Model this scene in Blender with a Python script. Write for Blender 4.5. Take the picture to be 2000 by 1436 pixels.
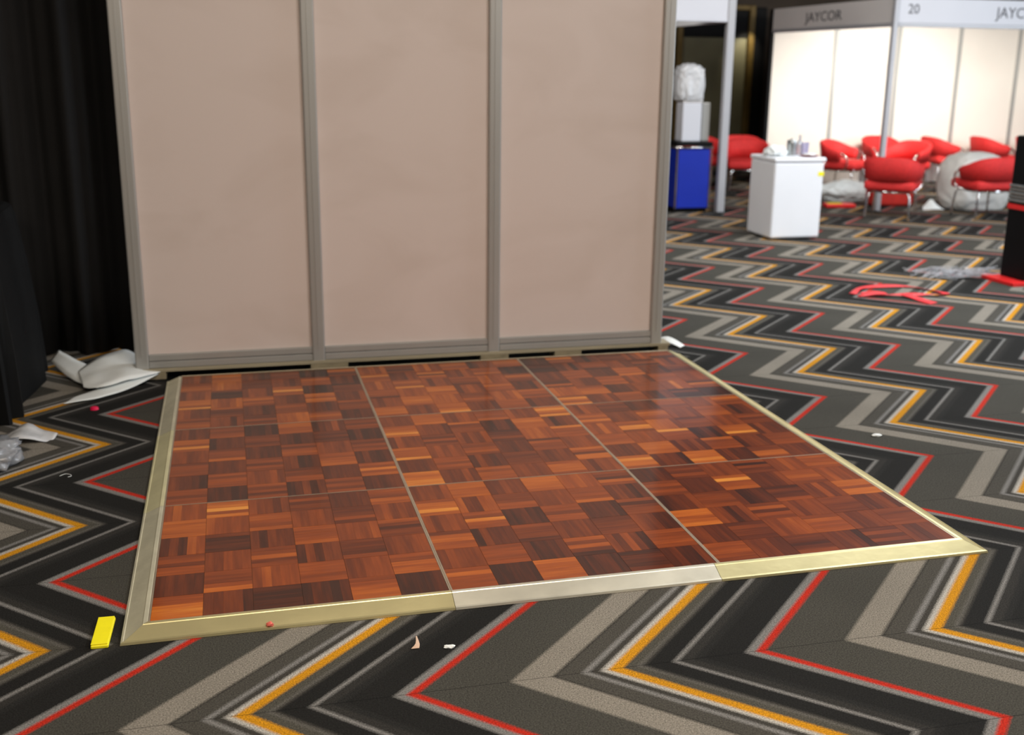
import bpy, bmesh, math, random
from mathutils import Vector, Matrix, noise
random.seed(7)
for o in list(bpy.data.objects): bpy.data.objects.remove(o)
S = bpy.context.scene
C = S.collection
PI = math.pi

# ------------------------------------------------------------------ camera
cam_d = bpy.data.cameras.new('camera'); cam = bpy.data.objects.new('camera', cam_d); C.objects.link(cam)
S.camera = cam
cam_d.sensor_width = 36; cam_d.lens = 38.94; cam_d.clip_end = 100
yaw, pitch, roll = 0.24835, 0.26584, 0.01121
fw = Vector((math.sin(yaw)*math.cos(pitch), math.cos(yaw)*math.cos(pitch), -math.sin(pitch)))
rt = Vector((math.cos(yaw), -math.sin(yaw), 0)); up = rt.cross(fw)
r2 = rt*math.cos(roll)+up*math.sin(roll); u2 = -rt*math.sin(roll)+up*math.cos(roll)
M4 = Matrix((( r2.x,u2.x,-fw.x,0.3037),(r2.y,u2.y,-fw.y,-3.0904),(r2.z,u2.z,-fw.z,1.6071),(0,0,0,1)))
cam.matrix_world = M4
cam_d.dof.use_dof = True; cam_d.dof.focus_distance = 3.3; cam_d.dof.aperture_fstop = 2.6

# ------------------------------------------------------------------ world, lights, exposure
w = bpy.data.worlds.new('world'); S.world = w; w.use_nodes = True
w.node_tree.nodes['Background'].inputs[0].default_value = (0.9, 0.95, 1.0, 1)
w.node_tree.nodes['Background'].inputs[1].default_value = 0.02
S.view_settings.view_transform = 'Standard'; S.view_settings.look = 'None'
S.view_settings.gamma = 1; S.view_settings.use_curve_mapping = False
S.view_settings.exposure = 0.0

def area(name, loc, target, sx, sy, power, col):
    d = bpy.data.lights.new(name, 'AREA'); d.shape = 'RECTANGLE'; d.size = sx; d.size_y = sy
    d.energy = power; d.color = col
    o = bpy.data.objects.new(name, d); C.objects.link(o); o.location = loc
    o.rotation_euler = (Vector(target)-Vector(loc)).to_track_quat('-Z', 'Y').to_euler()
    return o
def spot(name, loc, target, power, col, ang=70, blend=0.8, rad=0.08):
    d = bpy.data.lights.new(name, 'SPOT'); d.energy = power; d.color = col; d.spot_size = math.radians(ang)
    d.spot_blend = blend; d.shadow_soft_size = rad
    o = bpy.data.objects.new(name, d); C.objects.link(o); o.location = loc
    o.rotation_euler = (Vector(target)-Vector(loc)).to_track_quat('-Z', 'Y').to_euler()
    return o
WARM = (1.0, 0.86, 0.70); NEUT = (1.0, 0.94, 0.88); COOL = (0.80, 0.90, 1.0)
area('unseen_hall_light', (1.4, -1.6, 4.3), (1.5, -1.4, 0), 2.4, 1.2, 140, WARM)
area('unseen_hall_light', (-1.6, -4.0, 4.3), (0.8, 2.8, 1.0), 2.0, 1.2, 110, WARM)
area('unseen_hall_light', (4.6, -3.5, 4.3), (1.8, 2.8, 1.0), 2.0, 1.2, 200, NEUT)
area('unseen_hall_light', (6.0, 3.6, 4.3), (5.8, 3.6, 0), 2.4, 2.4, 240, (0.93, 0.97, 1.0))
area('unseen_hall_light', (7.4, 5.4, 4.3), (5.8, 7.0, 0), 1.6, 1.6, 130, NEUT)  # unseen lamp, added to brighten the white counter and nearby carpet
area('unseen_hall_light', (1.0, 6.6, 4.3), (7.2, 8.4, 0.8), 1.8, 1.2, 190, NEUT)  # unseen lamp, added to lift the left-facing fascia and counter side
area('daylight', (13.7, 2.0, 2.3), (4.0, 3.5, 0.2), 5.0, 3.0, 600, COOL)
for k, (x, p) in enumerate(((7.9, 60), (9.0, 85), (10.6, 40), (12.2, 30))):
    spot('stand_spotlight', (x+.4, 8.9, 2.25), (x+0.7, 11.4, 0.8), p*3.6, (1.0, 0.94, 0.84), 95, 0.9)
spot('niche_spotlight', (8.42, 13.60, 2.22), (8.42, 13.97, 1.85), 26, (1.0, 0.92, 0.72), 75, 0.9, 0.03)

spot('fascia_fill_spot', (4.3, 9.6, 2.5), (5.75, 10.4, 2.2), 40, (1.0, 0.92, 0.78), 80, 0.8, 0.05)  # unseen fill added inside the booth to brighten its side fascia

# ------------------------------------------------------------------ materials
def newmat(name):
    m = bpy.data.materials.new(name); m.use_nodes = True
    nt = m.node_tree; b = nt.nodes['Principled BSDF']
    return m, nt, b
def mat(name, col, rough=0.5, metal=0.0, var=0.08, scale=12.0, bump=0.0, bscale=80.0, coat=0.0, trans=0.0, stretch=(1,1,1), spec=0.5):
    m, nt, b = newmat(name)
    tc = nt.nodes.new('ShaderNodeTexCoord'); mp = nt.nodes.new('ShaderNodeMapping')
    mp.inputs['Scale'].default_value = stretch
    nt.links.new(tc.outputs['Object'], mp.inputs[0])
    n = nt.nodes.new('ShaderNodeTexNoise'); n.inputs['Scale'].default_value = scale; n.inputs['Detail'].default_value = 4
    nt.links.new(mp.outputs[0], n.inputs['Vector'])
    r = nt.nodes.new('ShaderNodeValToRGB')
    r.color_ramp.elements[0].position = 0.3; r.color_ramp.elements[1].position = 0.7
    r.color_ramp.elements[0].color = tuple(c*(1-var) for c in col)+(1,)
    r.color_ramp.elements[1].color = tuple(min(1, c*(1+var)) for c in col)+(1,)
    nt.links.new(n.outputs[0], r.inputs[0]); nt.links.new(r.outputs[0], b.inputs['Base Color'])
    b.inputs['Roughness'].default_value = rough; b.inputs['Metallic'].default_value = metal
    b.inputs['Specular IOR Level'].default_value = spec
    b.inputs['Coat Weight'].default_value = coat; b.inputs['Coat Roughness'].default_value = 0.12
    b.inputs['Transmission Weight'].default_value = trans
    if bump > 0:
        n2 = nt.nodes.new('ShaderNodeTexNoise'); n2.inputs['Scale'].default_value = bscale; n2.inputs['Detail'].default_value = 3
        nt.links.new(mp.outputs[0], n2.inputs['Vector'])
        bp = nt.nodes.new('ShaderNodeBump'); bp.inputs['Strength'].default_value = bump; bp.inputs['Distance'].default_value = 0.004
        nt.links.new(n2.outputs[0], bp.inputs['Height']); nt.links.new(bp.outputs[0], b.inputs['Normal'])
    return m

def s2l(c):
    return tuple(((x/255)/12.92 if x/255 <= 0.04045 else ((x/255+0.055)/1.055)**2.4) for x in c)

def carpet_material():
    m, nt, b = newmat('zigzag_carpet')
    N = nt.nodes; L = nt.links
    def math_(op, a, b_=None, c=None):
        n = N.new('ShaderNodeMath'); n.operation = op
        for i, v in enumerate((a, b_, c)):
            if v is None: continue
            if isinstance(v, (int, float)): n.inputs[i].default_value = v
            else: L.new(v, n.inputs[i])
        return n.outputs[0]
    g = N.new('ShaderNodeNewGeometry'); sp = N.new('ShaderNodeSeparateXYZ'); L.new(g.outputs['Position'], sp.inputs[0])
    # slightly ragged tuft edges
    fn = N.new('ShaderNodeTexNoise'); fn.inputs['Scale'].default_value = 260; fn.inputs['Detail'].default_value = 1
    L.new(g.outputs['Position'], fn.inputs['Vector'])
    jit = math_('MULTIPLY', math_('SUBTRACT', fn.outputs[0], 0.5), 0.014)
    PY, PX, A = 0.906, 1.007, 0.465
    t = math_('FRACT', math_('DIVIDE', math_('ADD', sp.outputs[1], 0.508+PY*40), PY))
    tri = math_('SUBTRACT', 1.0, math_('ABSOLUTE', math_('SUBTRACT', math_('MULTIPLY', t, 2.0), 1.0)))   # 0 at left tips
    u = math_('SUBTRACT', math_('ADD', sp.outputs[0], jit), math_('MULTIPLY', tri, A))
    f = math_('FRACT', math_('DIVIDE', math_('ADD', u, -0.645+PX*40), PX))
    ramp = N.new('ShaderNodeValToRGB'); cr = ramp.color_ramp; cr.interpolation = 'CONSTANT'
    K = (30, 30, 29); MID = (66, 65, 60); BAND = (128, 123, 114); LINE = (118, 117, 115); RED = (178, 42, 26); OR = (192, 134, 24); WH = (170, 167, 160)
    SG = (88, 86, 81)
    stops = [(0, LINE), (.034, RED), (.066, MID), (.315, BAND), (.430, (34, 33, 30)), (.440, (70, 68, 63)), (.513, LINE), (.536, (60, 58, 54)), (.570, WH),
             (.592, OR), (.636, (74, 72, 65)), (.672, SG), (.690, (62, 60, 56)), (.703, K), (.781, LINE), (.799, (46, 45, 43)), (.84, (36, 36, 35)), (.875, K)]
    while len(cr.elements) < len(stops): cr.elements.new(0.5)
    for e, (p, c) in zip(cr.elements, stops): e.position = p; e.color = s2l(c)+(1,)
    # slightly soft stripe edges, like cut pile: average of three nearby samples
    acc = None
    for k, off in enumerate((-0.0055, 0.0, 0.0055)):
        rr = ramp
        if k:
            rr = N.new('ShaderNodeValToRGB'); c2 = rr.color_ramp; c2.interpolation = 'CONSTANT'
            while len(c2.elements) < len(stops): c2.elements.new(0.5)
            for e, (p, c) in zip(c2.elements, stops): e.position = p; e.color = s2l(c)+(1,)
        L.new(math_('FRACT', math_('ADD', f, off+1)), rr.inputs[0])
        if acc is None: acc = rr.outputs[0]
        else:
            va = N.new('ShaderNodeVectorMath'); va.operation = 'ADD'; L.new(acc, va.inputs[0]); L.new(rr.outputs[0], va.inputs[1]); acc = va.outputs[0]
    av = N.new('ShaderNodeVectorMath'); av.operation = 'SCALE'; av.inputs['Scale'].default_value = 1/3; L.new(acc, av.inputs[0])
    # tile seams run across at the tips
    sm = math_('FRACT', math_('DIVIDE', math_('ADD', sp.outputs[1], 0.508+PY*40), PY/2))
    seam = math_('LESS_THAN', sm, 0.006)
    n3 = N.new('ShaderNodeTexNoise'); n3.inputs['Scale'].default_value = 230; n3.inputs['Detail'].default_value = 4; n3.inputs['Roughness'].default_value = 0.75
    L.new(g.outputs['Position'], n3.inputs['Vector'])
    n4 = N.new('ShaderNodeTexNoise'); n4.inputs['Scale'].default_value = 2.2; n4.inputs['Detail'].default_value = 4
    L.new(g.outputs['Position'], n4.inputs['Vector'])
    v = math_('MULTIPLY', math_('MULTIPLY_ADD', n3.outputs[0], 4.0, -1.0), math_('MULTIPLY_ADD', n4.outputs[0], 0.4, 0.8))
    v = math_('MULTIPLY', v, math_('MULTIPLY_ADD', seam, -0.6, 1.0))
    mx = N.new('ShaderNodeVectorMath'); mx.operation = 'SCALE'; L.new(av.outputs[0], mx.inputs[0]); L.new(v, mx.inputs['Scale'])
    L.new(mx.outputs[0], b.inputs['Base Color'])
    b.inputs['Roughness'].default_value = 0.95; b.inputs['Specular IOR Level'].default_value = 0.15
    bp = N.new('ShaderNodeBump'); bp.inputs['Strength'].default_value = 0.5; bp.inputs['Distance'].default_value = 0.003
    L.new(n3.outputs[0], bp.inputs['Height']); L.new(bp.outputs[0], b.inputs['Normal'])
    return m

def parquet_material():
    m, nt, b = newmat('jarrah_parquet'); N = nt.nodes; L = nt.links
    a = N.new('ShaderNodeAttribute'); a.attribute_type = 'OBJECT'; a.attribute_name = 'tone'
    tc = N.new('ShaderNodeTexCoord'); oi = N.new('ShaderNodeObjectInfo')
    ad = N.new('ShaderNodeVectorMath'); ad.operation = 'ADD'
    sc = N.new('ShaderNodeVectorMath'); sc.operation = 'SCALE'; sc.inputs[0].default_value = (37, 11, 5); L.new(oi.outputs['Random'], sc.inputs['Scale'])
    mp = N.new('ShaderNodeMapping'); mp.inputs['Scale'].default_value = (5, 60, 20)
    L.new(tc.outputs['Object'], mp.inputs[0]); L.new(mp.outputs[0], ad.inputs[0]); L.new(sc.outputs[0], ad.inputs[1])
    n = N.new('ShaderNodeTexNoise'); n.inputs['Scale'].default_value = 1.0; n.inputs['Detail'].default_value = 5; L.new(ad.outputs[0], n.inputs['Vector'])
    mm = N.new('ShaderNodeMath'); mm.operation = 'MULTIPLY_ADD'; mm.inputs[1].default_value = 0.42; L.new(n.outputs[0], mm.inputs[0])
    m2 = N.new('ShaderNodeMath'); m2.operation = 'SUBTRACT'; L.new(a.outputs['Fac'], m2.inputs[0]); m2.inputs[1].default_value = 0.21
    L.new(m2.outputs[0], mm.inputs[2])
    r = N.new('ShaderNodeValToRGB'); cr = r.color_ramp
    cols = [(0, (54, 21, 8)), (.22, (94, 38, 10)), (.5, (140, 63, 17)), (.75, (184, 96, 28)), (1, (222, 146, 58))]
    while len(cr.elements) < len(cols): cr.elements.new(0.5)
    for e, (p, c) in zip(cr.elements, cols): e.position = p; e.color = s2l(c)+(1,)
    L.new(mm.outputs[0], r.inputs[0]); L.new(r.outputs[0], b.inputs['Base Color'])
    b.inputs['Roughness'].default_value = 0.55; b.inputs['Specular IOR Level'].default_value = 0.1
    b.inputs['Coat Weight'].default_value = 0.65; b.inputs['Coat Roughness'].default_value = 0.15
    return m

def panel_material(name, c1, c2):
    # laminated infill panel: pale pinkish grey sheet with faint smeared marks
    m, nt, b = newmat(name); N = nt.nodes; L = nt.links
    tc = N.new('ShaderNodeTexCoord'); mp = N.new('ShaderNodeMapping'); mp.inputs['Scale'].default_value = (0.9, 1, 1.6)
    L.new(tc.outputs['Object'], mp.inputs[0])
    n = N.new('ShaderNodeTexNoise'); n.inputs['Scale'].default_value = 1.6; n.inputs['Detail'].default_value = 3; n.inputs['Distortion'].default_value = 0.8
    L.new(mp.outputs[0], n.inputs['Vector'])
    r = N.new('ShaderNodeValToRGB'); r.color_ramp.elements[0].position = 0.3; r.color_ramp.elements[1].position = 0.55
    r.color_ramp.elements[0].color = c2+(1,); r.color_ramp.elements[1].color = c1+(1,)
    L.new(n.outputs[0], r.inputs[0]); L.new(r.outputs[0], b.inputs['Base Color'])
    b.inputs['Roughness'].default_value = 0.42; b.inputs['Specular IOR Level'].default_value = 0.35
    return m

M = {}
M['carpet'] = carpet_material()
M['parquet'] = parquet_material()
M['panel'] = panel_material('partition_laminate', (0.66, 0.575, 0.54), (0.62, 0.535, 0.495))
M['alu_light'] = mat('pale_aluminium', (0.44, 0.45, 0.48), 0.45, 0.15, 0.03, 3)
M['alu'] = mat('grey_aluminium', (0.40, 0.40, 0.385), 0.45, 0.4, 0.05, 3, stretch=(1, 1, 0.3))
M['alu_dark'] = mat('rail_groove', (0.06, 0.055, 0.05), 0.6)
M['brass'] = mat('gold_anodised_ramp', (0.78, 0.70, 0.38), 0.36, 0.75, 0.10, 9, 0.15, 40, stretch=(0.5, 0.5, 1))
M['brass_sheen'] = mat('silver_sheen_ramp', (0.80, 0.77, 0.64), 0.38, 0.7, 0.14, 12, 0.15, 40, stretch=(0.5, 0.5, 1))  # paler than the gold strips: lamp reflection put into the colour
M['brass_grey'] = mat('dull_side_ramp', (0.70, 0.67, 0.42), 0.5, 0.35, 0.12, 12, 0.15, 40, stretch=(0.5, 0.5, 1))
M['brass_silver'] = mat('silver_side_ramp', (0.60, 0.58, 0.44), 0.5, 0.35, 0.10, 12, 0.15, 40)
M['trim'] = mat('panel_edge_trim', (0.48, 0.40, 0.30), 0.4, 0.6, 0.12, 20)
M['trim_bright'] = mat('bright_back_trim', (0.85, 0.78, 0.60), 0.3, 0.8, 0.06, 20)
M['substrate'] = mat('plywood_backing', (0.16, 0.10, 0.06), 0.8)
M['plinth'] = mat('beige_plinth_timber', (0.33, 0.29, 0.20), 0.6, 0, 0.15, 8, stretch=(0.4, 1, 1))
M['timber'] = mat('packing_block_timber', (0.26, 0.22, 0.14), 0.7, 0, 0.2, 20)
M['drape'] = mat('black_drape', (0.0045, 0.0045, 0.005), 0.9, 0, 0.3, 5, 0.2, 300)
M['satin'] = mat('black_cloth', (0.0025, 0.003, 0.0035), 0.75, 0, 0.3, 5, 0.2, 200, spec=0.2)
M['room'] = mat('dark_brown_wall', (0.035, 0.024, 0.016), 0.8, 0, 0.2, 2)
M['roomfront'] = mat('hall_wall_paint', (0.10, 0.085, 0.075), 0.85, 0, 0.1, 2)
M['ceil'] = mat('ceiling_paint', (0.14, 0.125, 0.11), 0.9, 0, 0.05, 2)
M['niche'] = mat('olive_niche_panel', (0.11, 0.10, 0.055), 0.6, 0, 0.15, 2)
M['gold'] = mat('gilt_frame', (0.10, 0.062, 0.012), 0.5, 0.4, 0.15, 8)
M['white_panel'] = mat('white_stand_panel', (0.80, 0.76, 0.70), 0.5, 0, 0.03, 1.5)
M['fascia'] = mat('white_fascia', (0.62, 0.64, 0.70), 0.45, 0, 0.02, 2)
M['fascia_grey'] = mat('grey_fascia', (0.74, 0.72, 0.71), 0.5, 0, 0.02, 2)
M['ink'] = mat('fascia_lettering', (0.05, 0.05, 0.06), 0.6)
M['plinth_white'] = mat('white_counter_laminate', (0.84, 0.87, 0.92), 0.35, 0, 0.02, 3)
M['blue'] = mat('blue_counter_panel', (0.002, 0.022, 0.38), 0.4, 0, 0.06, 3)
M['black'] = mat('matt_black', (0.003, 0.003, 0.0035), 0.6, 0, 0.1, 10, spec=0.15)
M['redfab'] = mat('red_upholstery', (0.62, 0.022, 0.022), 0.75, 0, 0.12, 30, 0.3, 250)
M['reddull'] = mat('red_cloth_bag', (0.50, 0.02, 0.012), 0.8, 0, 0.15, 10, 0.4, 60)
M['redgloss'] = mat('glossy_red', (0.75, 0.02, 0.02), 0.4)
M['ribbon'] = mat('coral_ribbon', (0.78, 0.035, 0.045), 0.5, 0, 0.1, 30)
M['orange'] = mat('orange_print', (0.85, 0.35, 0.04), 0.5)
M['yellow'] = mat('yellow_card', (0.95, 0.86, 0.01), 0.55, 0, 0.03, 30)
M['chrome'] = mat('chrome_tube', (0.75, 0.75, 0.75), 0.12, 1.0, 0.02)
M['paper'] = mat('white_paper', (0.80, 0.84, 0.84), 0.6, 0, 0.05, 8, 0.2, 30)
M['plastic'] = mat('milky_plastic', (0.75, 0.77, 0.80), 0.25, 0, 0.08, 20, 0.6, 40, trans=0.25)
M['clear'] = mat('clear_plastic', (0.80, 0.84, 0.90), 0.12, 0, 0.05, 20, 0.5, 60, trans=0.7)
M['greybag'] = mat('pale_grey_cover', (0.66, 0.66, 0.63), 0.5, 0, 0.06, 5, 0.3, 15)
M['card'] = mat('grey_carton', (0.30, 0.27, 0.25), 0.8, 0, 0.1, 6)
M['tin'] = mat('grey_metal_tin', (0.45, 0.47, 0.47), 0.25, 0.8, 0.15, 30)
M['lilac'] = mat('lilac_glass', (0.62, 0.60, 0.85), 0.1, 0, 0.05, 10, trans=0.5)
M['maroon'] = mat('maroon_plate', (0.25, 0.03, 0.05), 0.3)
M['pink'] = mat('pink_cap', (0.75, 0.01, 0.08), 0.4)
M['tan'] = mat('tan_scrap', (0.60, 0.42, 0.30), 0.7)
M['coralscrap'] = mat('coral_scrap', (0.80, 0.16, 0.12), 0.6)

# ------------------------------------------------------------------ helpers
def mesh_obj(name, bm, m, parent=None, smooth=False, loc=None, rotz=0):
    me = bpy.data.meshes.new(name)
    bmesh.ops.recalc_face_normals(bm, faces=bm.faces)
    bm.to_mesh(me); bm.free()
    if smooth:
        for p in me.polygons: p.use_smooth = True
    me.materials.append(m)
    o = bpy.data.objects.new(name, me); C.objects.link(o)
    if parent: o.parent = parent
    if loc: o.location = loc
    o.rotation_euler.z = rotz
    return o
def tag(o, label=None, cat=None, group=None, kind=None):
    if label: o['label'] = label
    if cat: o['category'] = cat
    if group: o['group'] = group
    if kind: o['kind'] = kind
    return o
def thing(name, label, cat, loc=(0, 0, 0), rotz=0, group=None):
    o = bpy.data.objects.new(name, None); C.objects.link(o); o.empty_display_size = 0.1
    o.location = loc; o.rotation_euler.z = rotz
    return tag(o, label, cat, group)
def struct(name, bm, m, smooth=False, parent=None):
    o = mesh_obj(name, bm, m, parent, smooth)
    if not parent: o['kind'] = 'structure'
    return o
def box(bm, x0, x1, y0, y1, z0, z1, bev=0.0, seg=1):
    r = bmesh.ops.create_cube(bm, size=1.0)
    vs = r['verts']
    for v in vs:
        v.co = Vector(((x0+x1)/2+v.co.x*(x1-x0), (y0+y1)/2+v.co.y*(y1-y0), (z0+z1)/2+v.co.z*(z1-z0)))
    if bev > 0:
        es = list({e for v in vs for e in v.link_edges})
        bmesh.ops.bevel(bm, geom=es, offset=bev, segments=seg, affect='EDGES', profile=0.5)
    return bm
def B(*a, **k): return box(bmesh.new(), *a, **k)
def cyl(bm, x, y, z0, z1, r0, r1=None, n=20):
    r1 = r0 if r1 is None else r1
    bmesh.ops.create_cone(bm, cap_ends=True, segments=n, radius1=r0, radius2=r1, depth=z1-z0, matrix=Matrix.Translation((x, y, (z0+z1)/2)))
    return bm
def tube(bm, pts, r, n=8, closed=False, flat=1.0):
    pts = [Vector(p) for p in pts]; rings = []
    N = len(pts)
    prevn = None
    for i, p in enumerate(pts):
        a = pts[(i-1) % N] if (closed or i > 0) else p
        b = pts[(i+1) % N] if (closed or i < N-1) else p
        t = (b-a).normalized()
        ref = Vector((0, 0, 1)) if abs(t.z) < 0.95 else Vector((1, 0, 0))
        s = t.cross(ref).normalized(); q = s.cross(t).normalized()
        rings.append([bm.verts.new(p+s*math.cos(2*PI*k/n)*r+q*math.sin(2*PI*k/n)*r*flat) for k in range(n)])
    for i in range(N if closed else N-1):
        A, D = rings[i], rings[(i+1) % N]
        for k in range(n):
            bm.faces.new((A[k], A[(k+1) % n], D[(k+1) % n], D[k]))
    if not closed:
        bm.faces.new(rings[0][::-1]); bm.faces.new(rings[-1])
    return bm
def smooth_path(pts, sub=6):
    P = [Vector(p) for p in pts]; out = []
    for i in range(len(P)-1):
        p0 = P[max(i-1, 0)]; p1 = P[i]; p2 = P[i+1]; p3 = P[min(i+2, len(P)-1)]
        for k in range(sub):
            t = k/sub
            out.append(0.5*((2*p1)+(p2-p0)*t+(2*p0-5*p1+4*p2-p3)*t*t+(3*p1-p0-3*p2+p3)*t**3))
    out.append(P[-1]); return out
def sheet(edgeA, edgeB, rows=6, sub=6, wob=0.0, thick=0.003, seed=0.0):
    a = smooth_path(edgeA, sub); b = smooth_path(edgeB, sub); bm = bmesh.new(); g = []
    for i in range(len(a)):
        row = []
        for j in range(rows+1):
            p = a[i].lerp(b[i], j/rows)
            p.z += wob*noise.noise(Vector((p.x*9+seed, p.y*9, 0)))
            row.append(bm.verts.new(p))
        g.append(row)
    for i in range(len(g)-1):
        for j in range(rows):
            bm.faces.new((g[i][j], g[i+1][j], g[i+1][j+1], g[i][j+1]))
    bmesh.ops.recalc_face_normals(bm, faces=bm.faces)
    bmesh.ops.solidify(bm, geom=bm.faces[:], thickness=thick)
    return bm
def lump(cx, cy, sx, sy, sz, amp=0.25, freq=4.0, seed=0.0, sub=4, zmin=0.0, boxy=1.0):
    bm = bmesh.new(); bmesh.ops.create_icosphere(bm, subdivisions=sub, radius=1)
    for v in bm.verts:
        d = v.co.normalized()
        n1 = noise.noise(d*freq*0.5+Vector((seed, 0, 0))); n2 = abs(noise.noise(d*freq*1.6+Vector((0, seed, 3))))
        r = 1+amp*(n1*1.2+0.7-1.6*n2)
        p = Vector([math.copysign(abs(c)**boxy, c) for c in d])*r
        z = p.z*sz + sz*0.75
        v.co = Vector((cx+p.x*sx, cy+p.y*sy, max(z, 0)+zmin))
    return bm
def copy_tree(o, parent=None):
    c = o.copy(); C.objects.link(c)
    if parent: c.parent = parent
    for ch in list(o.children): copy_tree(ch, c)
    return c

# ------------------------------------------------------------------ room
X0, X1, Y0, Y1, ZC = -6.0, 14.0, -7.0, 14.0, 4.5
struct('floor', B(X0, X1, Y0, Y1, -0.1, 0), M['carpet'])
struct('ceiling', B(X0, X1, Y0, Y1, ZC, ZC+0.1), M['ceil'])
struct('wall_back', B(X0, X1, Y1, Y1+0.1, 0, ZC), M['room'])
struct('wall_left', B(X0-0.1, X0, Y0, Y1, 0, ZC), M['room'])
struct('wall_right', B(X1, X1+0.1, Y0, Y1, 0, ZC), M['roomfront'])
struct('wall_front', B(X0, X1, Y0-0.1, Y0, 0, ZC), M['roomfront'])

# gilt framed dark opening on the back wall
gf = thing('door_frame', 'tall gilt-edged dark frame on the brown back wall beyond the stands', 'frame', (7.95, 14.0, 0))
mesh_obj('niche_panel', B(-0.62, 0.50, -0.03, -0.002, 0.0, 2.08), M['niche'], gf)
mesh_obj('dark_header', B(-0.62, 0.50, -0.06, -0.002, 2.085, 2.50), M['black'], gf)
mesh_obj('side_moulding', B(0.50, 0.60, -0.12, -0.002, 0.0, 2.58, 0.01), M['gold'], gf)
mesh_obj('side_moulding', B(0.60, 0.80, -0.10, -0.002, 0.0, 2.55, 0.01), M['black'], gf)
mesh_obj('side_moulding', B(-0.72, -0.62, -0.12, -0.002, 0.0, 2.58, 0.01), M['gold'], gf)
mesh_obj('top_moulding', B(-0.62, 0.50, -0.12, -0.002, 2.50, 2.58, 0.01), M['gold'], gf)

# ------------------------------------------------------------------ pale partition beside the dance floor
WY = 2.775
pw = thing('display_partition', 'pale pinkish three-panel exhibition partition in a grey aluminium frame behind the dance floor', 'partition', (1.23, WY+0.04, 0))
def pl(bm):
    bmesh.ops.translate(bm, verts=bm.verts, vec=(-1.23, -(WY+0.04), 0)); return bm
posts = [-0.195, 0.715, 1.685, 2.655]
for x in posts:
    bm = B(x-0.034, x+0.034, WY, WY+0.07, 0.045, 2.5, 0.008, 2)
    box(bm, x-0.004, x+0.004, WY-0.003, WY+0.002, 0.13, 2.5)
    mesh_obj('post', pl(bm), M['alu'], pw)
for i in range(3):
    a, b_ = posts[i]+0.034, posts[i+1]-0.034
    mesh_obj('infill_panel', pl(B(a-0.008, b_+0.008, WY+0.028, WY+0.034, 0.12, 2.45)), M['panel'], pw)
    rl = mesh_obj('bottom_rail', pl(B(a, b_, WY+0.006, WY+0.055, 0.098, 0.132, 0.003)), M['alu'], pw)
    mesh_obj('bottom_rail', pl(B(a, b_, WY+0.003, WY+0.055, 0.060, 0.095, 0.003)), M['alu'], pw)
    mesh_obj('rail_groove', pl(B(a, b_, WY+0.010, WY+0.05, 0.0945, 0.0985)), M['alu_dark'], rl)
    mesh_obj('top_rail', pl(B(a, b_, WY+0.006, WY+0.055, 2.43, 2.49, 0.003)), M['alu'], pw)
mesh_obj('plinth_board', pl(B(-0.23, 2.74, WY-0.004, WY+0.10, 0.040, 0.059, 0.002)), M['plinth'], pw)
for x, wd in ((-0.14, 0.12), (0.77, 0.20), (1.69, 0.16), (2.12, 0.16), (2.70, 0.06)):
    mesh_obj('packing_block', pl(B(x-wd/2, x+wd/2, WY-0.002, WY+0.10, 0.0, 0.040)), M['timber'], pw)
mesh_obj('shadow_board', pl(B(-0.22, 2.73, WY+0.12, WY+0.13, 0.0, 0.059)), M['black'], pw)  # black board added so the gap under the plinth reads as shade
mesh_obj('gap_shade_sheet', pl(B(-0.22, 2.73, WY-0.03, WY+0.12, 0.0005, 0.002)), M['black'], pw)  # black sheet laid over the carpet, standing in for shade in the gap

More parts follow.
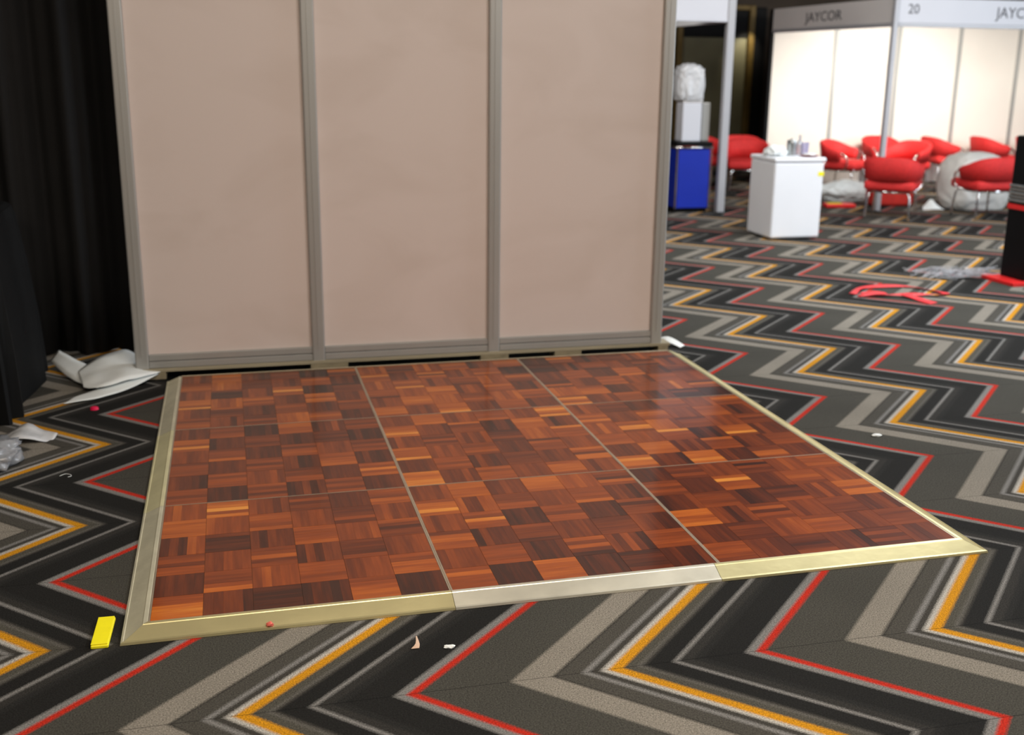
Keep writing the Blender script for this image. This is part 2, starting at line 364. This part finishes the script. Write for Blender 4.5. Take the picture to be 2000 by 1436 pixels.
# ------------------------------------------------------------------ dance floor
P = 0.9; TOP = 0.030
strip_bm = B(-0.0748, 0.0748, -0.01478, 0.01478, -0.002, 0.002)
strip_me = bpy.data.meshes.new('parquet_strip'); strip_bm.to_mesh(strip_me); strip_bm.free(); strip_me.materials.append(M['parquet'])
where = {0: 'front', 1: 'middle', 2: 'back'}
wx = {0: 'left', 1: 'centre', 2: 'right'}
side = {(0, 0): 'at the corner nearest the yellow card', (1, 0): 'at the middle of the near edge, beside the whitish ramp strip', (2, 0): 'at the long pointed near right corner',
        (0, 1): 'halfway along the left ramp', (1, 1): 'at the very centre of the dance floor', (2, 1): 'halfway along the right-hand edge',
        (0, 2): 'by the partition and the folded white sheet', (1, 2): 'below the middle panel of the partition', (2, 2): 'below the right-hand end of the partition'}
EDG = 0.006
for i in range(3):
    for j in range(3):
        p = thing('parquet_floor_panel', 'glossy red-brown parquet floor panel, %s row %s, %s' % (where[j], wx[i], side[(i, j)]), 'floor panel',
                  (i*P+P/2, j*P+P/2, 0), 0, 'parquet panels of the portable dance floor')
        mesh_obj('backing', B(-P/2+0.001, P/2-0.001, -P/2+0.001, P/2-0.001, 0.001, 0.0262), M['substrate'], p)
        ex = EDG*0.45
        for nm, a in (('edge_trim', (-P/2, -P/2+EDG, -P/2, P/2)), ('edge_trim', (P/2-EDG, P/2, -P/2, P/2)),
                      ('edge_trim', (-P/2+EDG, P/2-EDG, -P/2, -P/2+ex)), ('edge_trim', (-P/2+EDG, P/2-EDG, P/2-ex, P/2))):
            mesh_obj('edge_trim', B(a[0]+.0004, a[1]-.0004, a[2]+.0004, a[3]-.0004, 0.0264, 0.0306), M['trim'], p)
        for bi in range(6):
            for bj in range(6):
                horiz = (bi+bj) % 2 == 0
                base = random.gauss(0.46 if horiz else 0.30, 0.12)  # blocks along x start lighter: directional grain sheen put into the tone
                if random.random() < 0.15: base -= 0.16
                cx = -P/2+EDG+(P-2*EDG)/6*(bi+0.5); cy = -P/2+ex+(P-2*ex)/6*(bj+0.5)
                for k in range(5):
                    o = bpy.data.objects.new('parquet_strip', strip_me); C.objects.link(o); o.parent = p
                    t = base+random.gauss(0, 0.07)
                    if random.random() < 0.10: t += 0.28 if horiz else 0.12
                    if random.random() < 0.08: t -= 0.2
                    o['tone'] = float(min(0.98, max(0.02, t)))
                    d = (k-2)*0.0297
                    sx = (P-2*EDG)/0.9; sy = (P-2*ex)/0.9
                    if horiz: o.location = (cx, cy+d*sy, TOP-0.002+random.uniform(-.00015, .00015)); o.scale = (sx, sy, 1)
                    else: o.location = (cx+d*sx, cy, TOP-0.002+random.uniform(-.00015, .00015)); o.rotation_euler.z = PI/2; o.scale = (sy, sx, 1)

prof = [(0.0, 0.002), (0.0, 0.0312), (0.002, 0.0318), (0.013, 0.0315), (0.015, 0.0295), (0.064, 0.0085), (0.066, 0.0100), (0.072, 0.0080), (0.074, 0.001)]
def ramp(name, label, a, b_, nrm, m0, m1, mt):
    """edge ramp from a to b (2D), outward normal nrm, mitres at the ends if m0/m1"""
    a = Vector(a).to_3d(); b_ = Vector(b_).to_3d(); n = Vector(nrm).to_3d(); t = (b_-a).normalized()
    bm = bmesh.new(); A = []; D = []
    mid = (a+b_)/2
    for d, z in prof:
        d += 0.0005
        A.append(bm.verts.new(a-mid+n*d-t*(d-0.001 if m0 else -0.0008)+Vector((0, 0, z))))
        D.append(bm.verts.new(b_-mid+n*d+t*(d-0.001 if m1 else -0.0008)+Vector((0, 0, z))))
    k = len(prof)
    for i in range(k):
        bm.faces.new((A[i], A[(i+1) % k], D[(i+1) % k], D[i]))
    bm.faces.new(A[::-1]); bm.faces.new(D)
    return tag(mesh_obj(name, bm, mt, loc=mid), label, 'ramp edge', 'metal ramp edges of the dance floor')
E3 = 3*P
ramp('ramp_edge', 'gold metal ramp strip on the near edge, left third, ending at the yellow card', (0, 0), (P, 0), (0, -1), True, False, M['brass'])
ramp('ramp_edge', 'metal ramp strip with a whitish lamp sheen in the middle of the near edge', (P, 0), (2*P-0.02, 0), (0, -1), False, False, M['brass_sheen'])
ramp('ramp_edge', 'pale gold metal ramp strip on the near edge, right third, ending in the point', (2*P-0.02, 0), (E3, 0), (0, -1), False, True, M['brass'])
ramp('ramp_edge', 'dull metal ramp strip on the left edge nearest the yellow card', (0, 0), (0, P), (-1, 0), True, False, M['brass_silver'])
ramp('ramp_edge', 'yellowish metal ramp strip halfway up the left edge', (0, P), (0, 2*P), (-1, 0), False, False, M['brass_grey'])
ramp('ramp_edge', 'greyer metal ramp strip on the left edge next to the folded white sheet', (0, 2*P), (0, E3), (-1, 0), False, False, M['brass_silver'])
for k, s in enumerate(('thin-looking gold ramp strip on the right edge, nearest the point', 'thin-looking gold ramp strip halfway up the right edge', 'thin-looking gold ramp strip on the right edge, nearest the partition')):
    ramp('ramp_edge', s, (E3, P*k), (E3, P*(k+1)), (1, 0), k == 0, False, M['brass'])
for k, s in enumerate(('below the left partition panel', 'below the middle partition panel', 'below the right partition panel')):
    tag(mesh_obj('edging_strip', B(-P/2+.001, P/2-.001, 0.0008, 0.010, 0.001, 0.0325, 0.001), M['trim_bright'], loc=(P*k+P/2, E3, 0)),
        'bright metal edging strip along the dance floor back, '+s, 'edging', 'bright edging strips along the back')

# ------------------------------------------------------------------ black drape and cloth-covered table at left
bm = bmesh.new(); prev = None; n = 160
for i in range(n+1):
    x = -3.4+(3.14)*i/n
    y = 3.42+0.045*math.sin(x*26+1.2*math.sin(x*5))+0.02*math.sin(x*61)
    cur = [bm.verts.new((x, y+0.012*math.sin(z*2+x*7), z)) for z in (0.01, 0.5, 1.0, 1.5, 2.0, 2.6)]
    if prev:
        for k in range(5): bm.faces.new((prev[k], cur[k], cur[k+1], prev[k+1]))
    prev = cur
bmesh.ops.recalc_face_normals(bm, faces=bm.faces); bmesh.ops.solidify(bm, geom=bm.faces[:], thickness=0.004)
tag(mesh_obj('drape', bm, M['drape'], smooth=True), 'tall black drape hanging left of the pale partition', 'curtain')

bm = bmesh.new(); rings = []
n = 96
for z, g, wv in ((0.0, 0.0, 0.030), (0.3, -0.01, 0.026), (0.6, -0.03, 0.018), (0.85, -0.05, 0.006), (0.9, -0.06, 0.0), (0.915, -0.09, 0.0)):
    ring = []
    for k in range(n):
        a = 2*PI*k/n; ca, sa = math.cos(a), math.sin(a)
        e = 0.35
        x = (0.75+g)*math.copysign(abs(ca)**e, ca); y = (0.60+g)*math.copysign(abs(sa)**e, sa)
        f = 1+wv*math.sin(k*1.31)/0.7
        ring.append(bm.verts.new((x*f, y*f, z+0.004)))
    rings.append(ring)
for A, D in zip(rings, rings[1:]):
    for k in range(n): bm.faces.new((A[k], A[(k+1) % n], D[(k+1) % n], D[k]))
bm.faces.new(rings[-1])
bm.faces.new(rings[0][::-1])
tag(mesh_obj('covered_table', bm, M['satin'], smooth=False, loc=(-1.46, 2.62, 0)), 'bulky shape under black cloth at the left edge, in front of the drape', 'covered table')

# ------------------------------------------------------------------ things on the carpet at left
fs = thing('folded_sheet', 'curled sheet of white paper lying on the carpet at the foot of the black drape', 'paper', (-0.35, 2.75, 0))
def at0(bm, c):
    bmesh.ops.translate(bm, verts=bm.verts, vec=(-c[0], -c[1], 0)); return bm
mesh_obj('upper_fold', at0(sheet([(-.47, 2.62, .030), (-.38, 2.56, .034), (-.24, 2.64, .045), (-.105, 2.775, .040)],
                                 [(-.53, 2.90, .030), (-.44, 2.98, .080), (-.31, 3.02, .105), (-.23, 2.96, .085)], 8, 7, 0.012), (-.35, 2.75)), M['paper'], fs, True)
mesh_obj('lower_fold', at0(sheet([(-.54, 2.40, .006), (-.40, 2.45, .010), (-.26, 2.58, .010), (-.12, 2.77, .030)],
                                 [(-.50, 2.50, .006), (-.40, 2.60, .016), (-.26, 2.68, .030), (-.13, 2.82, .044)], 5, 7, 0.004), (-.35, 2.75)), M['paper'], fs, True)
mesh_obj('curled_tail', at0(sheet([(-.70, 3.16, .030), (-.62, 2.96, .022), (-.52, 2.76, .014), (-.40, 2.60, .020)],
                                  [(-.66, 3.22, .075), (-.55, 3.05, .060), (-.45, 2.90, .046), (-.36, 2.72, .040)], 4, 7, 0.006), (-.35, 2.75)), M['paper'], fs, True)

tag(mesh_obj('plastic_bag', lump(0, 0, 0.13, 0.15, 0.055, 0.3, 5, 2.0), M['clear'], None, True, (-0.74, 1.60, 0)), 'crumpled clear plastic bag at the left edge, below the black cloth', 'plastic bag')
tag(mesh_obj('crumpled_wrapper', sheet([(-.12, -.05, .006), (-.02, -.07, .02), (.08, -.02, .008)], [(-.13, .07, .012), (-.03, .10, .05), (.10, .03, .010)], 6, 6, .03, seed=4), M['plastic'], None, True, (-0.60, 1.88, 0)),
    'thin milky plastic wrapper on the carpet just behind the clear bag', 'wrapper')
bm = cyl(bmesh.new(), 0, 0, 0.0, 0.010, 0.020, 0.018, 24); cyl(bm, 0, 0, 0.010, 0.013, 0.015, 0.012, 24)
tag(mesh_obj('pink_disc', bm, M['pink'], loc=(-0.388, 2.30, 0.0)), 'small pink-red plastic disc on the carpet below the folded white sheet', 'disc')
bm = B(-0.024, 0.024, -0.085, 0.085, 0.0, 0.010, 0.002)
yc = tag(mesh_obj('yellow_card', bm, M['yellow'], loc=(-0.126, 0.009, 0.0), rotz=-0.03), 'bright yellow folded card on the carpet by the near left corner', 'card')
yt = mesh_obj('folded_flap', B(-0.024, 0.022, -0.080, 0.084, 0.0105, 0.014, 0.001), M['yellow'], yc)
tag(mesh_obj('red_scrap', lump(0, 0, 0.009, 0.008, 0.007, 0.4, 4, 1.0, 2, 0.010), M['coralscrap'], loc=(0.345, -0.066, 0)), 'small coral-red scrap stuck on the outer lip of the near ramp', 'scrap')
bm = sheet([(-.016, -.018, .004), (0, -.004, .012), (.006, .028, .018)], [(.008, -.018, .004), (.012, 0, .008), (.009, .028, .016)], 2, 3, 0, 0.002)
tag(mesh_obj('paper_scrap', bm, M['tan'], None, False, (0.745, -0.262, 0)), 'tan torn scrap on the near carpet between gold stripe and red stripe', 'scrap')
tag(mesh_obj('paper_scrap', lump(0, 0, .013, .008, .004, .4, 4, 5.0, 2), M['paper'], loc=(0.838, -0.290, 0)), 'tiny white scrap beside the red carpet stripe, near the tan scrap', 'scrap')
tag(mesh_obj('paper_scrap', lump(0, 0, .020, .012, .006, .3, 4, 7.0, 2), M['paper'], loc=(3.09, 1.14, 0)), 'small white scrap on the carpet right of the dance floor', 'scrap')
bm = tube(bmesh.new(), smooth_path([(-.025, 0, .003), (-.005, .012, .006), (.015, .006, .004), (.02, -.01, .003), (.008, -.018, .003)], 4), 0.0012, 5)
tag(mesh_obj('thread_scrap', bm, M['paper'], None, True, (-0.40, 1.385, 0)), 'short curl of pale thread on the carpet left of the dance floor', 'thread')
bm = sheet([(-.07, .07, .004), (-.02, .02, .03), (.05, -.05, .004)], [(-.05, .09, .03), (.01, .05, .05), (.09, -.02, .006)], 4, 4, .006, 0.002)
tag(mesh_obj('paper_scrap', bm, M['paper'], None, False, (2.79, 2.90, 0)), 'white torn paper at the foot of the right-hand partition post', 'scrap')

# ------------------------------------------------------------------ red ribbon, wrap strands on the right carpet
rb = smooth_path([(4.72, 4.10, .004), (4.92, 4.28, .010), (5.28, 4.28, .006), (5.42, 3.98, .004), (5.20, 3.94, .014), (4.98, 3.98, .010), (4.72, 4.02, .006)], 8)
bm = bmesh.new(); pr = None
for i, p in enumerate(rb):
    t = (rb[min(i+1, len(rb)-1)]-rb[max(i-1, 0)]).normalized(); s = t.cross(Vector((0, 0, 1))).normalized()*0.028
    s.z = 0.006*math.sin(i*0.4)
    z0 = Vector((0, 0, 0.006))
    c = (bm.verts.new(p-s+z0-Vector((5, 4, 0))), bm.verts.new(p+s+z0-Vector((5, 4, 0))))
    if pr: bm.faces.new((pr[0], pr[1], c[1], c[0]))
    pr = c
bmesh.ops.recalc_face_normals(bm, faces=bm.faces); bmesh.ops.solidify(bm, geom=bm.faces[:], thickness=0.002)
rbo = tag(mesh_obj('ribbon', bm, M['ribbon'], None, True, (5, 4, 0)), 'looped coral-red ribbon lying on the carpet in front of the white counter', 'ribbon')
mesh_obj('ribbon_tail', sheet([(.02, -.06, .022), (.06, -.20, .010), (.07, -.34, .008)], [(.10, -.04, .022), (.13, -.18, .012), (.16, -.30, .008)], 3, 5, .003), M['ribbon'], rbo, True)
mesh_obj('ribbon_end', sheet([(-.24, .02, .012), (-.14, .00, .022), (-.04, .02, .016)], [(-.22, .11, .014), (-.12, .09, .026), (-.03, .08, .016)], 3, 5, .003), M['ribbon'], rbo, True)

bm = bmesh.new(); rnd = random.Random(3)
for k in range(26):
    y = 4.55+rnd.uniform(-.16, .30); x = 5.55+rnd.uniform(0, .35); ln = rnd.uniform(.3, .75); pts = []
    for q in range(6):
        pts.append((x+ln*q/5-6, y+rnd.uniform(-.05, .05)-4.6, 0.006+rnd.uniform(0, .045)))
    tube(bm, smooth_path(pts, 4), rnd.uniform(0.003, 0.008), 5, flat=0.5)
tag(mesh_obj('plastic_wrap', bm, M['clear'], None, True, (6, 4.6, 0)), 'tangle of torn clear plastic wrap beside the black display column', 'plastic wrap', kind='stuff')

# ------------------------------------------------------------------ black display column, red foot
bc = thing('display_column', 'black display column on a red foot plate at the right edge', 'display stand', (6.49, 4.33, 0))
mesh_obj('foot_plate', B(-.37, .40, -.20, .20, 0, .03, .004), M['redgloss'], bc)
mesh_obj('column', B(-.24, .30, -.14, .14, .03, 1.13, .01, 2), M['black'], bc)
bm = bmesh.new()
for k in range(5): box(bm, -.25+0.004*(k % 2), 0.31, -.15-0.004*(k % 2), .15, .622+k*.028, .646+k*.028, .008, 2)
mesh_obj('ribbed_band', bm, M['tin'], bc)
mesh_obj('red_band', B(-.246, .306, -.146, .146, .565, .605, .004), M['redgloss'], bc)
def text(s, size, m, parent, loc, rot, ext=0.002, name='lettering', sx=1.0):
    cu = bpy.data.curves.new(name, 'FONT'); cu.body = s; cu.size = size; cu.extrude = ext; cu.resolution_u = 3
    t = bpy.data.objects.new(name, cu); C.objects.link(t); dg = bpy.context.evaluated_depsgraph_get()
    me = bpy.data.meshes.new_from_object(t.evaluated_get(dg)); bpy.data.objects.remove(t)
    me.materials.clear(); me.materials.append(m)
    o = bpy.data.objects.new(name, me); C.objects.link(o); o.parent = parent; o.location = loc; o.rotation_euler = rot; o.scale = (sx, 1, 1)
    return o
text('MA', 0.10, M['paper'], bc, (-.225, -.142, .24), (PI/2, 0, 0))

# ------------------------------------------------------------------ white counter and what stands on it
wc = thing('white_counter', 'waist-high white laminate counter standing alone on the zigzag carpet', 'counter', (5.60, 6.92, 0))
mesh_obj('recessed_base', B(-.235, .235, -.23, .23, 0, .02), M['black'], wc)
mesh_obj('body', B(-.26, .26, -.26, .26, .02, .745, .02, 3), M['plinth_white'], wc)
mesh_obj('counter_top', B(-.268, .275, -.268, .268, .747, .79, .014, 3), M['plinth_white'], wc)
mesh_obj('yellow_sticker', B(.20, .2605, -.2625, -.10, .615, .655), M['yellow'], wc)
hk = mesh_obj('hook', tube(bmesh.new(), smooth_path([(.262, -.10, .70), (.30, -.11, .70), (.33, -.12, .72), (.36, -.12, .715)], 5), .006, 8), M['chrome'], wc, True)
CT = .79
tag(mesh_obj('crumpled_cloth', lump(0, 0, .095, .10, .055, .3, 4, 9.0, 4), M['paper'], None, True, (5.46, 6.90, CT)), 'crumpled white cloth heaped on the left of the white counter', 'cloth')
gt = thing('metal_canister', 'grey metal canister standing on the white counter beside the cloth', 'canister', (5.64, 6.93, CT))
mesh_obj('body', cyl(bmesh.new(), 0, 0, 0, .13, .045, .045, 28), M['tin'], gt, False)
mesh_obj('lid', cyl(cyl(bmesh.new(), 0, 0, .131, .150, .047, .044, 28), 0, 0, .150, .165, .012, .012, 12), M['tin'], gt)
pt = thing('plate', 'dark maroon plate with a pale folded napkin, near edge of the white counter', 'plate', (5.745, 6.76, CT))
mesh_obj('dish', cyl(cyl(bmesh.new(), 0, 0, 0, .012, .055, .09, 32), 0, 0, .012, .016, .092, .092, 32), M['maroon'], pt)
mesh_obj('napkin', lump(0, 0, .065, .05, .010, .3, 4, 3.0, 3, .016), M['paper'], pt, True)
for x, y, h, lb in ((5.77, 6.90, .13, 'lilac-tinted drinking glass on the right of the white counter'), (5.79, 7.05, .17, 'tall clear bottle with a narrow neck at the back of the white counter')):
    g = thing('drinking_glass' if h < .15 else 'bottle', lb, 'glass' if h < .15 else 'bottle', (x, y, CT))
    if h < .15:
        mesh_obj('bowl', cyl(bmesh.new(), 0, 0, .008, h, .030, .038, 24), M['lilac'], g); mesh_obj('base', cyl(bmesh.new(), 0, 0, 0, .008, .030, .030, 24), M['lilac'], g)
    else:
        mesh_obj('body', cyl(cyl(bmesh.new(), 0, 0, 0, .10, .034, .034, 24), 0, 0, .10, .14, .034, .012, 24), M['clear'], g); mesh_obj('neck', cyl(bmesh.new(), 0, 0, .14, .19, .012, .012, 16), M['clear'], g)

# ------------------------------------------------------------------ small stand at centre right: frame, blue counter
fr = thing('booth_frame', 'grey booth frame with a white fascia just right of the pale partition', 'booth frame', (5.77, 8.79, 0))
mesh_obj('post', B(-.045, .045, -.04, .04, 0, 2.75, .008, 2), M['alu_light'], fr)
mesh_obj('post', B(-.04, .04, 2.86, 2.94, 0, 2.75, .008, 2), M['black'], fr)
mesh_obj('fascia', B(-2.2, -.047, -.025, .025, 2.14, 2.60), M['fascia'], fr)
mesh_obj('fascia_rail', B(-2.2, -.047, -.032, .032, 2.10, 2.139, .004), M['fascia'], fr)
mesh_obj('side_fascia', B(-.025, .025, .042, 2.85, 2.10, 2.60), M['fascia'], fr)
mesh_obj('post', B(-2.29, -2.20, -.04, .04, 0, 2.75, .008, 2), M['alu'], fr)

bcn = thing('blue_counter', 'blue-fronted counter with black top and chrome rim beside the grey post', 'counter', (5.42, 8.98, 0))
mesh_obj('recessed_base', B(-.20, .20, -.15, .17, 0, .05), M['black'], bcn)
mesh_obj('front_panel', B(-.19, .185, -.205, -.19, .06, .715), M['blue'], bcn)
mesh_obj('body', B(-.20, .20, -.19, .20, .05, .72, .01), M['blue'], bcn)
for x in (-.207, .207):
    for y in (-.20, .20): mesh_obj('frame_upright', cyl(bmesh.new(), x, y, .05, .735, .010, .010, 10), M['chrome'], bcn)
mesh_obj('chrome_rim', tube(bmesh.new(), [(-.215, -.21, .738), (.215, -.21, .738), (.215, .21, .738), (-.215, .21, .738)], .014, 8, True), M['chrome'], bcn, True)
mesh_obj('counter_top', B(-.22, .22, -.215, .215, .755, .80, .008, 2), M['black'], bcn)
wb = thing('white_column', 'white upright column standing on the blue counter under the wrapped bundle', 'column', (5.40, 8.95, .80))
mesh_obj('body', B(-.115, .115, -.10, .10, 0, .43, .012, 2), M['fascia'], wb)
mesh_obj('collar', B(-.12, .12, -.105, .105, .43, .455, .006), M['fascia_grey'], wb)
wr = tag(mesh_obj('wrapped_bundle', lump(0, 0, .150, .13, .215, .10, 7, 12.0, 5, boxy=0.55), M['plastic'], None, True, (5.385, 8.95, 1.257)), 'whitish plastic-wrapped bundle on top of the white column', 'bundle')
gb = thing('grey_case', 'slim grey upright case beside the white column on the blue counter', 'case', (5.585, 8.95, .80))
mesh_obj('case_body', B(-.05, .05, -.06, .06, 0, .43, .01, 2), M['alu'], gb)
mesh_obj('clasp', B(-.085, -.052, -.03, -.02, .17, .176), M['chrome'], gb)

# ------------------------------------------------------------------ white stand at upper right
SX, SY = 7.70, 8.6; BY = SY+3.0
st = thing('exhibition_stand', 'white-walled open exhibition stand with a grey fascia at the upper right', 'exhibition stand', (SX, SY, 0))
mesh_obj('corner_post', B(-.03, .03, -.03, .03, 0, 2.42, .008, 2), M['alu_light'], st)
for k in range(6):
    x = 1.0*k
    if k: mesh_obj('wall_post', B(x-.028, x+.028, 2.985, 3.035, 0, 2.36, .004), M['alu'], st)
    mesh_obj('wall_panel', B(x+.029, x+1.0-.029, 3.005, 3.015, .01, 2.34), M['white_panel'], st)
mesh_obj('back_post', B(-.035, .020, 2.965, 3.035, 0, 2.40, .008, 2), M['black'], st)
mesh_obj('side_fascia', B(-.015, .015, .036, 2.964, 2.13, 2.40), M['fascia_grey'], st)
mesh_obj('side_rail', B(-.022, .022, .036, 2.964, 2.085, 2.128, .004), M['alu_light'], st)
mesh_obj('front_fascia', B(.036, 5.7, -.015, .015, 2.13, 2.40), M['fascia'], st)
mesh_obj('front_rail', B(.036, 5.7, -.022, .022, 2.085, 2.128, .004), M['alu_light'], st)
text('JAYCOR', .17, M['ink'], st, (-.016, 2.05, 2.20), (PI/2, 0, -PI/2), name='fascia_lettering', sx=1.45)
text('20', .15, M['ink'], st, (.14, -.016, 2.23), (PI/2, 0, 0), name='stand_number')
text('JAYCOR', .17, M['ink'], st, (1.30, -.016, 2.205), (PI/2, 0, 0), name='fascia_lettering')

# ------------------------------------------------------------------ red tub chairs
def shell(r, th, a0, a1, zb, zt_mid, zt_end, n=28, flare=0.03):
    """curved back: angle 0 = straight behind (-y)"""
    bm = bmesh.new(); cols = []
    for i in range(n+1):
        s = i/n; a = a0+(a1-a0)*s; e = abs(2*s-1)
        zt = zt_mid+(zt_end-zt_mid)*(e**2.2); col = []
        for rr, zz in ((r, zb), (r+flare*.5, (zb+zt)/2), (r+flare, zt-.02), (r+flare-th*.5, zt), (r+flare-th, zt-.02), (r-th, (zb+zt)/2), (r-th, zb)):
            sa, ca = math.sin(a), math.cos(a)
            col.append(bm.verts.new((rr*math.copysign(abs(sa)**.72, sa), -rr*math.copysign(abs(ca)**.72, ca)*0.92, zz)))
        cols.append(col)
    m = 7
    for A, D in zip(cols, cols[1:]):
        for k in range(m): bm.faces.new((A[k], A[(k+1) % m], D[(k+1) % m], D[k]))
    bm.faces.new(cols[0]); bm.faces.new(cols[-1][::-1])
    return bm
def make_chair():
    t = thing('tub_chair', 'x', 'chair')
    mesh_obj('backrest', shell(.29, .05, -1.75, 1.75, .445, .70, .57), M['redfab'], t, True)
    bm = B(-.27, .27, -.235, .285, .33, .44, .045, 4)
    mesh_obj('seat', bm, M['redfab'], t, True)
    mesh_obj('seat_frame', tube(bmesh.new(), [(.22*math.cos(a*PI/8), .02+.22*math.sin(a*PI/8), .318) for a in range(16)], .013, 8, True), M['chrome'], t, True)
    for sx in (-1, 1):
        mesh_obj('arm_tube', tube(bmesh.new(), smooth_path([(.285*sx, -.03, .55), (.29*sx, .08, .55), (.29*sx, .17, .48), (.27*sx, .16, .36), (.21*sx, .06, .318)], 5), .011, 8), M['chrome'], t, True)
        for sy in (-1, 1):
            mesh_obj('leg', tube(bmesh.new(), smooth_path([(.16*sx, .02+.16*sy, .318), (.215*sx, .02+.20*sy, .28), (.235*sx, .02+.22*sy, .012)], 5), .012, 8), M['chrome'], t, True)
    return t
proto = make_chair()
chairs = [  # x, y, facing rotation, label
    (7.41, 7.88, -0.75, 'red tub chair seen from behind, right in front of the slim stand corner post'),
    (8.54, 7.80, 0.0, 'red tub chair seen from behind, in front of the pale grey covered bundle'),
    (8.27, 10.42, -2.5, 'red tub chair facing out, directly behind the right side of the white counter'),
    (9.36, 11.15, -3.0, 'red tub chair of the cluster standing closest to the white back wall'),
    (9.06, 10.22, 1.9, 'red tub chair facing left, between the corner-post chair and the back wall'),
    (10.30, 11.15, -1.65, 'red tub chair side-on at the white wall, left one of the visible pair'),
    (11.08, 11.1, -1.65, 'red tub chair side-on at the white wall, above the grey covered bundle'),
    (11.86, 11.1, -1.65, 'red tub chair by the back wall, mostly hidden behind the black column'),
    (6.98, 10.65, 2.8, 'red tub chair in the dark gap, right beside the grey booth post'),
    (7.26, 11.40, 2.9, 'red tub chair in the dark gap, touching the left end of the white wall'),
    (6.62, 11.3, 3.1, 'red tub chair half hidden behind the blue counter and grey case'),
]
for i, (x, y, r, lb) in enumerate(chairs):
    o = proto if i == 0 else copy_tree(proto)
    o.location = (x, y, 0); o.rotation_euler.z = r; o['label'] = lb; o['group'] = 'red tub chairs with chrome legs'

# bits around the chairs
tag(mesh_obj('covered_bundle', lump(0, 0, .40, .30, .38, .05, 2, 21.0, 5, boxy=.7), M['greybag'], None, True, (9.02, 8.66, 0)), 'large rounded bundle under a pale grey cover behind the right-hand red chair', 'bundle')
tag(mesh_obj('red_bag', B(-.28, .26, -.12, .12, 0, .24, .05, 3), M['reddull'], None, True, (8.15, 9.05, 0), -.1), 'squat red fabric bag on the carpet beyond the chair at the corner post', 'bag')
tag(mesh_obj('plastic_heap', lump(0, 0, .38, .20, .14, .14, 3, 31.0, 5), M['paper'], None, True, (7.86, 9.62, 0)), 'low heap of white plastic sheeting on the carpet right of the white counter', 'plastic sheeting')
tag(mesh_obj('grey_carton', B(-.32, .30, -.14, .14, 0, .26, .01), M['card'], None, False, (8.75, 11.40, 0)), 'plain grey carton standing against the foot of the white back wall', 'carton')
rp = tag(mesh_obj('red_packet', B(-.18, .18, -.09, .09, 0, .05, .015, 2), M['redgloss'], None, True, (7.42, 8.98, 0), -.2), 'flat red and yellow packet on the carpet behind the white counter', 'packet')
mesh_obj('yellow_print', B(-.15, .02, -.07, .05, .0505, .053), M['yellow'], rp)
tag(mesh_obj('paper_sheet', sheet([(-.16, -.08, .004), (0, -.10, .01), (.16, -.06, .004)], [(-.06, .08, .02), (.06, .10, .10), (.15, .08, .02)], 5, 5, .02), M['paper'], None, False, (8.44, 8.62, 0)),
    'white sheet of paper on the carpet left of the grey covered bundle', 'paper')
